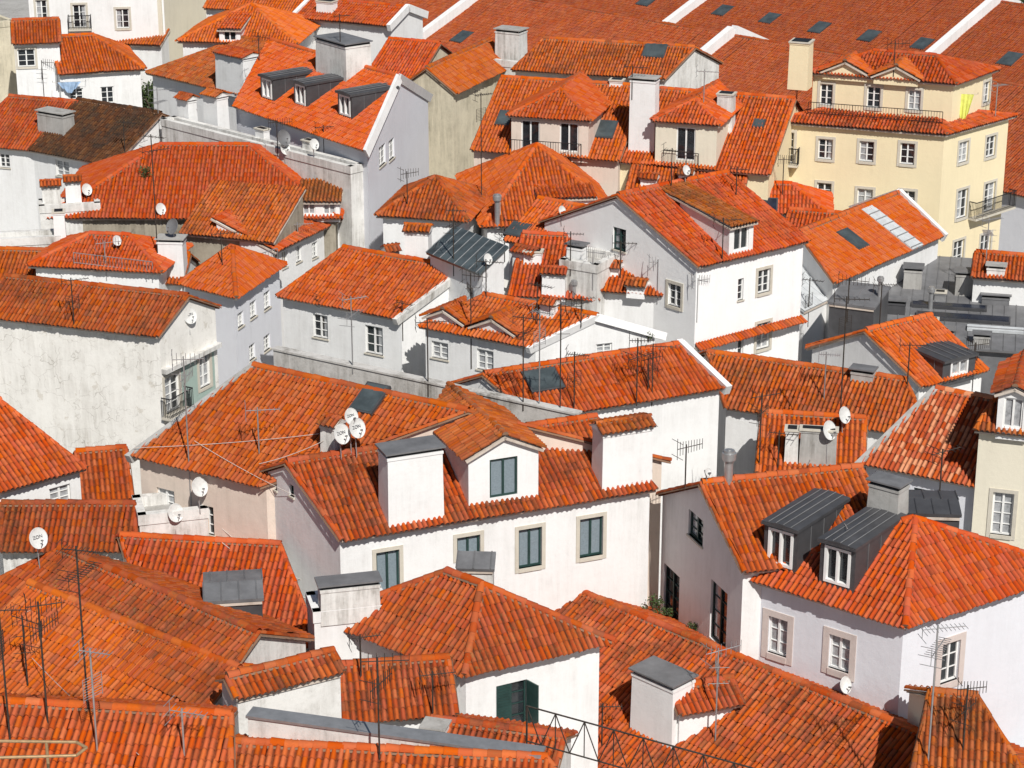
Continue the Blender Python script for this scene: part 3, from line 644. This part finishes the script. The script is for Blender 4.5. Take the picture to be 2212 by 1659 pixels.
m2=house((283,985),(560,1052),10.5,apex=('A',(548,792)),ru=1010,roof='orange',wall='pink',par='A',pm_=('grey',.26,.14),wins=[(358,1078,38,42,''),(455,1125,14,60,'')],sky=[(800,865,60,60)],chim=[(708,985,40,915,.7,'t','dirtywhite')],label='pinkish house with broad orange roof')
h0=house((740,1168),(1418,1058),10,apex=('A',(620,1000)),roof='worn',wall='white',wins=[(838,1235,50,90,'sg'),(1012,1180,50,44,'sg'),(1145,1183,50,84,'sg'),(1277,1160,50,84,'sg'),(593,1045,10,24,'k'),(630,1060,9,24,'k')],
 dorm=[(1088,1085,150,2.0,'t',1,'white','g')],chim=[(900,1132,128,975,1.1,'m','white'),(1355,1055,120,925,1.0,'t','white')],label='long white house with green latticed windows')
house((1610,1237),[14.2,71.5],9.5,apex=('A',(1515,1045)),tan=.5,roof='orange',wall='white',wins=[(1503,1140,32,56,'k'),(1450,1290,34,120,'dk'),(1552,1330,36,130,'dk')],label='white courtyard house with tall dark doors')
lr=house((1600,1247),(1955,1357),9,C=(2330,1235),typ='hip',tan=.55,roof='orange',wall='lav',wins=[(1680,1375,42,80,'S'),(1813,1412,46,74,'S'),(2052,1430,38,84,'S')],
 dorm=[(1684,1234,66,1.8,'M'),(1806,1274,68,1.8,'M')],chim=[(1905,1108,76,1045,.8,'m','grey')],label='pale house with hipped roof and zinc dormers')
house((1945,1108),(2078,1112),11.0,W=2.2,tan=.1,zb=9,roof='zinc',wall='zinc',oh=.06,parent=lr['root'],label='box')
house((1858,1002),(2112,1053),9,apex=('A',(2022,842)),roof='patch',wall='lav',par='A',pm_=('grey',.3,.14),wins=[(1990,1068,34,24,'k')],label='house with patchwork orange roof')
house((2105,930),(2340,955),11.5,apex=('A',(2225,745)),roof='worn',wall='cream',wins=[(2165,1110,46,92,'s')],dorm=[(2185,935,64,1.6,'t')],label='cream house with stone framed window')
house((1635,1022),(1862,1036),8,W=6,roof='orange',wall='white',chim=[(1708,1005,30,925,.6,'c'),(1765,1010,80,925,.5,'c','grey')],label='low house with orange roof and concrete stack')
house((-40,1075),(187,1012),9.5,apex=('B',(0,866)),roof='orange',wall='white',wins=[(45,1112,42,60,''),(130,1070,46,40,'')],label='white house with steep orange roof edge')
house((175,1088),(285,1078),7,W=5,roof='orange',label='low shed with orange tile roof',cat='shed',name='shed')
house((0,1192),(292,1192),8,apex=('B',(290,1090)),roof='worn',wall='dirtywhite',label='low house with darkened tile roof')
house((300,1116),(448,1100),9.0,W=2,typ='flat',wall='dirtywhite',label='stained white terrace wall block')
house((-80,1290),(440,1532),8.5,apex=('B',(557,1368)),ru=130,roof='worn',wall='dirtywhite',wins=[(547,1455,10,30,'k')],label='house with long mossy ridge and stained gable')
house((-150,1490),(300,1700),7.0,W=9,roof='orange',wall='dirtywhite',label='low house with orange roof under antennas')
b5=house((330,1378),(690,1400),6.5,apex=('B',(605,1178)),roof='orange',wall='white',label='house with grey metal roof box')
house((440,1300),(570,1292),9.6,W=2.4,tan=.12,zb=5.5,typ='gable',roof='slate',wall='zinc',oh=.08,parent=b5['root'],label='box')
house((-120,1760),(500,1800),10,apex=('B',(497,1547)),roof='orange',wall='dirtywhite',label='house with big wavy orange tile roof')
house((512,1510),(742,1452),10,W=1.5,roof='worn',wall='dirtywhite',oh=.12,label='narrow stained wall block with tile capping')
house((685,1336),(1003,1462),8.5,C=(1327,1386),typ='hip',tan=.75,roof='worn',wall='white',wins=[(1105,1525,66,100,'dko')],label='white house with mossy hipped roof and dark shutters')
house((678,1325),(838,1308),9.3,W=1.6,typ='flat',wall='white',chim=[(758,1318,132,1262,.7,'m')],label='white block with wide capped chimney')
house((985,1228),(1068,1230),9.9,W=.9,typ='shed',tan=.3,oh=.12,roof='slate',wall='dirtywhite',label='small stained block with tilted slab cap')
house((745,1562),(985,1545),8,W=4,roof='worn',wall='white',label='low house with mossy tile roof')
house((900,1650),(1190,1690),7.2,W=3.2,tan=.45,roof='worn',wall='dirtywhite',chim=[(935,1615,50,1575,.6,'g','dirtywhite')],label='low house with lichen roof below shuttered wall')
house([-2.2,71.3],[15.4,53.8],2.75,W=13,tan=.5,roof='worn',wall='dirtywhite',chim=[(1405,1600,120,1465,1.2,'m','white')],label='house with long mossy ridge')
house((1472,1545),(1606,1522),5.5,W=2,roof='worn',wall='white',label='small white lean block with tile roof')
house((1960,1720),(2260,1750),7,apex=('B',(2110,1505)),ru=2010,roof='worn',wall='cream',label='cream house with worn tile roof')
house((560,1760),(1300,1800),10,apex=('B',(1180,1640)),roof='orange',wall='white',label='white house with low orange roof')
def wall_obj(u1,v1,u2,v2,z,t,mat,label,cope=None,zb=ZG):
    p=at(u1,v1,z); q=at(u2,v2,z); L=np.linalg.norm(q-p); ex=(q-p)/L; ey=np.array([-ex[1],ex[0],0]); mb=MB()
    mb.box(p,ex,ey,Z,0,L,0,t,zb-z,-.08,mat); mb.box(p,ex,ey,Z,-.05,L+.05,-.05,t+.05,-.08,0,cope or mat)
    mb.obj('parapet_wall',None,np.array([*((p+q)/2)[:2],zb]),label=label,category='wall')
wall_obj(590,752,1245,893,10.9,.35,'palegrey','long grimy concrete parapet wall between roofs')
wall_obj(535,1545,1165,1632,11.2,.5,'dirtywhite','white parapet wall with grey metal coping',cope='alu')
g=MB(); g.poly([(-1500,-300,ZG),(1500,-300,ZG),(1500,3000,ZG),(-1500,3000,ZG)],'grey'); go=g.obj('ground'); go['kind']='structure'
# ---------------------------------------------------------------- small things placed on the surfaces they stand on
bpy.context.view_layer.update(); DG=bpy.context.evaluated_depsgraph_get()
def cast(u,v):
    d=unit(ray(u,v)); ok,loc,n,i,ob,mt=bpy.context.scene.ray_cast(DG,Vector(CAM),Vector(d))
    return (np.array(loc),np.array(n)) if ok else (at(u,v,8),Z)
def antenna(u,vb,vt,kind=0,mat='rust'):
    P,_=cast(u,vb); h=min(7,vheight(P,vt)); 
    if h<.8: return
    mb=MB(); mb.rod(P-Z*.15,P+Z*h,.03,mat,6)
    o=mb.obj('television_antenna',None,P,label=random.choice(['rusty rooftop television antenna on thin mast','bare metal television antenna on rooftop mast']),category='antenna',group='rooftop television antennas')
    for lv in range(1 if h<2.2 else 2):
        ab=MB()
        c=P+Z*(h-.12-lv*.75); th=random.uniform(-.6,.6)+(0 if lv==0 else 1.2); bx=np.array([math.cos(th),math.sin(th),0]); ey=np.cross(Z,bx); L=random.uniform(.9,1.5)
        if kind==1 and lv==1:
            for i in range(9): ab.rod(c+bx*-.35-Z*i*.08,c+bx*.35-Z*i*.08,.009,mat)
            ab.rod(c-bx*.35,c-bx*.35-Z*.7,.012,mat); ab.rod(c+bx*.35,c+bx*.35-Z*.7,.012,mat)
        else:
            ab.rod(c-bx*L*.35,c+bx*L*.65,.017,mat)
            n=random.randint(7,11)
            for i in range(n):
                t=-.35+i/(n-1); l=.28 if i else .42; q=c+bx*L*t
                vv=ey if kind!=2 else Z
                ab.rod(q-vv*l*(1-.3*i/n),q+vv*l*(1-.3*i/n),.011,mat)
            for s in(-.3,.3): ab.rod(c-bx*L*.35+Z*s-ey*.35,c-bx*L*.35+Z*s+ey*.35,.011,mat)
            ab.rod(c-bx*L*.35-Z*.3,c-bx*L*.35+Z*.3,.011,mat)
        ab.obj('aerial',o,P)
ANT=[(762,800,640),(925,850,690),(1018,790,590),(1130,880,680),(1165,872,668),(1210,880,655),(1375,870,730),(1408,870,742),(413,1090,770),(340,540,290),(1815,900,640),(2100,840,740),(2005,1640,1350),(22,1600,1310),(103,1560,1300),(190,1530,1180),(398,1630,1530),(820,1640,1420),(935,1540,1450),(1300,1610,1520),(1545,1600,1400),(980,590,450),(1040,420,200),(95,205,130),(345,300,190),(735,90,30),(1720,235,150),(2030,1060,970),(210,1620,1400),(1640,1000,850),(1255,700,640),(1232,590,500),(1505,690,600),(1590,420,360),(700,700,640),(60,1480,1330),(2130,560,470),(1365,210,140),(560,130,75),(1900,700,610),
 (645,560,480),(880,440,370),(1090,560,470),(1160,700,610),(1280,620,540),(1560,560,470),(1745,700,600),(1830,690,600),(1780,860,760),(1960,830,740),(1690,420,340),(1450,400,320),(1520,220,150),(600,330,260),(700,330,270),(270,330,260),(230,600,520),(480,570,500),(160,700,600),(1480,1050,960),(560,980,880),(1680,1010,930),(2080,1620,1480),(780,1460,1370),(2150,250,180),(1930,160,90),(1050,640,560),(870,730,650),(1420,650,560),(1340,600,520),(1240,880,760),(1400,840,770)]
for i,(u,vb,vt) in enumerate(ANT): antenna(u,vb,vt,i%3,'rust' if i%4 else 'alu')
def dish(u,v,px,vb,text=None,mat='dish',face=(.62,-.70,.36)):
    P,_=cast(u+3,vb); 
    c=P+Z*min(2.5,max(.35,vheight(P,v))); R=min(.48,px/2*dist(c)/F*.92); f=unit(face); sx=unit(np.cross(Z,f)); sy=np.cross(f,sx)
    P0=P
    o=empty('satellite_dish',P0,('dark' if mat!='dish' else 'white')+' satellite dish on a rooftop pole' if not text else 'white satellite dish with dark lettering on pole','satellite dish','rooftop satellite dishes')
    mb=MB(); nr,ns_=5,20; V=[];Fq=[]
    for i in range(nr+1):
        r=R*i/nr
        for j in range(ns_):
            t=2*math.pi*j/ns_; V.append(c+sx*r*math.cos(t)*.92+sy*r*math.sin(t)+f*(.22*R*(i/nr)**2))
    for i in range(nr):
        for j in range(ns_): Fq.append([i*ns_+j,i*ns_+(j+1)%ns_,(i+1)*ns_+(j+1)%ns_,(i+1)*ns_+j])
    mb.arr(np.array(V),np.array(Fq),None,mat,True)
    rim=[np.array(V[nr*ns_+j]) for j in range(ns_)]
    for j in range(ns_): mb.rod(rim[j],rim[(j+1)%ns_],.012,mat)
    refl=mb.obj('reflector',o,P0)
    pb=MB(); pb.rod(P0-Z*.2,c-f*.08-Z*.02,.025,'alu',6); pb.box(c-f*.09,sx,sy,f,-.07,.07,-.1,.1,0,.085,'alu'); pb.obj('pole',o,P0)
    lb=MB(); e=c+f*R*1.0-sy*R*.25; lb.rod(c-sy*R*.98+f*.2*R,e,.014,'alu'); lb.rod(e,e-f*.12,.03,'slate',8); lb.obj('receiver_arm',o,P0)
    if text:
        cu=bpy.data.curves.new('lettering','FONT'); cu.body=text; cu.size=R*.46; cu.align_x='CENTER'; cu.align_y='CENTER'; cu.extrude=.004
        to=bpy.data.objects.new('tmp',cu); me=bpy.data.meshes.new_from_object(to); bpy.data.objects.remove(to)
        k=len(me.vertices); co=np.zeros(k*3); me.vertices.foreach_get('co',co); co=co.reshape(-1,3)
        W_=c-P0+co[:,0:1]*sx+(co[:,1:2]+R*.12)*sy+(f*.07*R)[None,:]+co[:,2:3]*f+f*.012
        me.vertices.foreach_set('co',W_.astype(np.float32).ravel()); me.materials.clear(); me.materials.append(M['letter']); me.update()
        t=bpy.data.objects.new('lettering',me); COL.objects.link(t); t.parent=refl
for d_ in [(735,938,48,992,'ZON'),(768,925,48,985,'ZON'),(756,900,40,975,'ZON'),(377,1108,44,1150),(429,1052,46,1100),(83,1163,50,1225,'ZON'),(1817,897,40,935),(1783,930,46,990),(613,322,28,345,'ZON'),(676,312,26,340),(345,452,28,480),(407,682,40,715,'ZON'),(1478,368,24,392),(1525,1020,20,1040),(185,410,28,430),(1820,1480,40,1500),(1050,560,26,590),(1210,455,22,480),(250,520,24,540)]:
    dish(*d_[:4],text=d_[4] if len(d_)>4 else None)
dish(610,298,38,335,mat='slate'); dish(372,490,38,512,mat='slate',face=(-.5,-.7,.4))
def flue(u,vb,vt,r=.12,label='shiny metal flue pipe with round cowl'):
    P,_=cast(u,vb); h=vheight(P,vt); mb=MB(); mb.rod(P-Z*.2,P+Z*h*.75,r,'alu',12); o=mb.obj('flue_pipe',None,P,label=label,category='flue pipe')
    cb=MB()
    for i in range(6):
        t0=i/6*math.pi; t1=(i+1)/6*math.pi; rr=(math.sin((t0+t1)/2))*r*1.6+.02; cb.rod(P+Z*(h*.75+r*1.6*(1-math.cos(t0))),P+Z*(h*.75+r*1.6*(1-math.cos(t1))),rr,'alu',12)
    cb.obj('cowl',o,P)
flue(1573,1040,985,.16); flue(1074,485,420,.14,'dark metal flue pipe on a roof'); flue(1240,640,610,.1); flue(2010,660,625,.12); flue(1900,640,600,.1)
def foliage(mb,c,R,n,flat=.8):
    cl=rng.normal(0,1,(14,3)); cl=cl/np.linalg.norm(cl,axis=1)[:,None]*rng.uniform(.3,.85,(14,1))*R; cl[:,2]*=flat
    V=[];Fq=[]
    for i in range(n):
        p=c+cl[rng.integers(14)]+rng.normal(0,R*.16,3); a=unit(rng.normal(0,1,3)); b=unit(np.cross(a,rng.normal(0,1,3))); s=R*rng.uniform(.03,.07)+.03
        k=len(V); V+= [p-a*s,p-b*s*.6,p+a*s,p+b*s*.6]; Fq.append([k,k+1,k+2,k+3])
    mb.arr(np.array(V),np.array(Fq),None,'leaf')
def tree(x,y,zt,R,label,zb=ZG,n=2600):
    base=np.array([x,y,zb]); c=np.array([x,y,zt-R*.8]); o=empty('tree',base,label,'tree')
    tb=MB(); tb.rod(base,c,.18,'bark',8)
    for i in range(5):
        q=c+rng.normal(0,1,3)*[R*.5,R*.5,R*.2]; tb.rod(base+(c-base)*.7,q,.06,'bark',6)
    tb.obj('trunk',o,base); cb=MB(); foliage(cb,c,R,n); cb.obj('crown',o,base)
for x,y,zt,R in [(41,192,11,4),(45.5,189,11.5,4.5),(50,187,11,4.5),(37,196,11,4),(54,183,11,4.5)]: tree(x,y,zt,R,'leafy green street tree beyond the long roofs')
for u,v,z,R in [(275,212,8,1.4),(325,218,8,1.7),(395,210,8.5,1.5),(300,225,7,1.4),(425,205,9,1.2),(350,205,8.5,1.5)]:
    q=at(u,v,z); tree(q[0],q[1],z+R*.8,R,'dark green courtyard tree between white houses',n=1500)
def plant(u,v,R,label='small green plant growing on a wall'):
    P,_=cast(u,v); mb=MB(); mb.rod(P-Z*.2,P+Z*R*.8,.03,'bark'); foliage(mb,P+Z*R*.6,R,220); mb.obj('plant',None,P,label=label,category='plant')
plant(1410,1320,.5); plant(1440,1330,.3); plant(1503,1360,.3); plant(310,382,.5,'dry brownish bush on a white wall'); plant(1400,730,.3)
def laundry(u,v,wpx,hpx,mat,label):
    P,n=cast(u,v); k=dist(P)/F; nh=unit(-ray(u,v)*[1,1,0]); ex=np.cross(Z,nh); w=wpx*k; h=hpx*k; P=P+nh*.35; nx,nz=30,10; V=[];Fq=[]
    for i in range(nx+1):
        for j in range(nz+1):
            t=i/nx; s=j/nz; V.append(P+ex*(t-.5)*w*(1-.35*s)-Z*(s*h*(.45+.5*math.sin(t*math.pi)**1.5+.05*math.sin(t*23))-h*.4)+nh*(.05*math.sin(t*26+s*2)*(.3+s)))
    for i in range(nx):
        for j in range(nz): a=i*(nz+1)+j; Fq.append([a,a+nz+1,a+nz+2,a+1])
    mb=MB(); mb.arr(np.array(V),np.array(Fq),None,mat,True); mb.rod(P-ex*(w*.7)+Z*h*.41,P+ex*(w*.7)+Z*h*.41,.008,'cable'); mb.rod(P-ex*(w*.7)+Z*h*.41,P-ex*(w*.7)+Z*h*.41-nh*.5,.012,'iron'); mb.rod(P+ex*(w*.7)+Z*h*.41,P+ex*(w*.7)+Z*h*.41-nh*.5,.012,'iron')
    mb.obj('laundry',None,P,label=label,category='laundry')
laundry(2082,228,40,70,'cloth_yellow','pale yellow cloth draped on a house wall'); laundry(150,185,50,26,'cloth_blue','light blue laundry hanging on a line')
def cable(u1,v1,u2,v2,sag=.5,mat='cable',r=.012):
    P,_=cast(u1,v1);Q,_=cast(u2,v2); P=P+Z*.15;Q=Q+Z*.15; mb=MB(); n=14; L=[P+(Q-P)*i/n-Z*sag*4*(i/n)*(1-i/n)*.3 for i in range(n+1)]
    for a,b in zip(L[:-1],L[1:]): mb.rod(a,b,r,mat)
    mb.obj('cable',None,P,label='thin pale cable strung across the tile roof',category='cable')
cable(290,975,690,945,.3); cable(420,960,640,1080,.3); cable(480,1150,650,1260,.6); cable(60,1330,240,1200,.4); cable(70,1430,300,1640,.5); cable(480,1180,660,1300,.4); cable(700,960,560,1010,.3); cable(1750,1000,1830,1150,.2)
def railing(u1,v1,u2,v2,h,label,mat='iron'):
    P,_=cast(u1,v1);Q,_=cast(u2,v2); L=np.linalg.norm(Q-P)
    if L>16 or L<.4: return
    mb=MB(); n=max(2,int(L/.16)); Q=Q.copy()
    for k in (1.,.12): mb.rod(P+Z*h*k,Q+Z*h*k,.022,mat)
    for i in range(n+1):
        p=P+(Q-P)*i/n; big=i%8==0 or i==n; mb.rod(p-Z*(.3 if big else -.1*h),p+Z*h,.02 if big else .011,mat)
    mb.obj('railing',None,P,label=label,category='railing')
railing(1100,335,1255,345,.9,'thin black iron railing before roof dormer'); railing(1432,358,1508,366,.9,'thin black iron railing before roof dormer'); railing(1745,246,2035,268,.7,'thin terrace railing along the attic storey'); railing(160,570,330,590,.6,'thin roof edge railing','alu'); railing(400,625,600,560,.6,'thin roof edge railing','alu')
p=at(1138,1525,11.5); q=at(1720,1685,11.0); mb=MB(); n=9
for i in range(n):
    a=p+(q-p)*i/n; b=p+(q-p)*(i+1)/n; m=(a+b)/2-Z*1.15
    mb.rod(a,b,.026,'rust'); mb.rod(a,m,.018,'rust'); mb.rod(m,b,.018,'rust'); mb.rod(a,a-Z*1.15,.016,'rust')
mb.rod(p-Z*1.15,q-Z*1.15,.024,'rust'); mb.rod(p,p-Z*14.4,.03,'rust'); mb.rod(q,q-Z*14,.03,'rust')
mb.obj('steel_truss',None,np.array([p[0],p[1],ZG]),label='dark triangulated steel truss above low roofs',category='truss')
mb=MB(); pts=[at(-60,1600,13),at(165,1603,13),at(187,1615,12.95),at(165,1632,12.9),at(-60,1638,12.9)]
for a,b in zip(pts[:-1],pts[1:]): mb.rod(a,b,.045,'brass',8)
mb.rod(at(100,1602,13),at(100,1602,13)-Z*16,.045,'brass',8); mb.obj('handrail',None,pts[1],label='bent tan metal handrail loop',category='handrail')
# ---------------------------------------------------------------- camera, light
sc=bpy.context.scene
cam=bpy.data.cameras.new('camera'); cam.lens=F/2212*36; cam.sensor_width=36; cam.clip_end=4000; cam.clip_start=1
co=bpy.data.objects.new('camera',cam); COL.objects.link(co); co.location=CAM; co.rotation_euler=(math.pi/2-PITCH,0,0); sc.camera=co
az=math.radians(18); el=math.radians(46)
sd=np.array([math.sin(az)*math.cos(el),-math.cos(az)*math.cos(el),math.sin(el)])
sl=bpy.data.lights.new('sun','SUN'); sl.energy=4.9; sl.angle=math.radians(.5); sl.color=(1,.97,.92)
so=bpy.data.objects.new('sun',sl); COL.objects.link(so)
so.rotation_euler=Vector(sd).to_track_quat('Z','Y').to_euler(); so.location=(60,-40,120)
w=bpy.data.worlds.new('World'); sc.world=w; w.use_nodes=True; nt=w.node_tree
st=nt.nodes.new('ShaderNodeTexSky'); st.sky_type='NISHITA'; st.sun_disc=False; st.sun_elevation=el
st.sun_rotation=math.atan2(sd[0],sd[1])
nt.links.new(st.outputs[0],nt.nodes['Background'].inputs[0]); nt.nodes['Background'].inputs[1].default_value=.05
sc.view_settings.view_transform='Standard'; sc.view_settings.look='None'; sc.view_settings.exposure=0
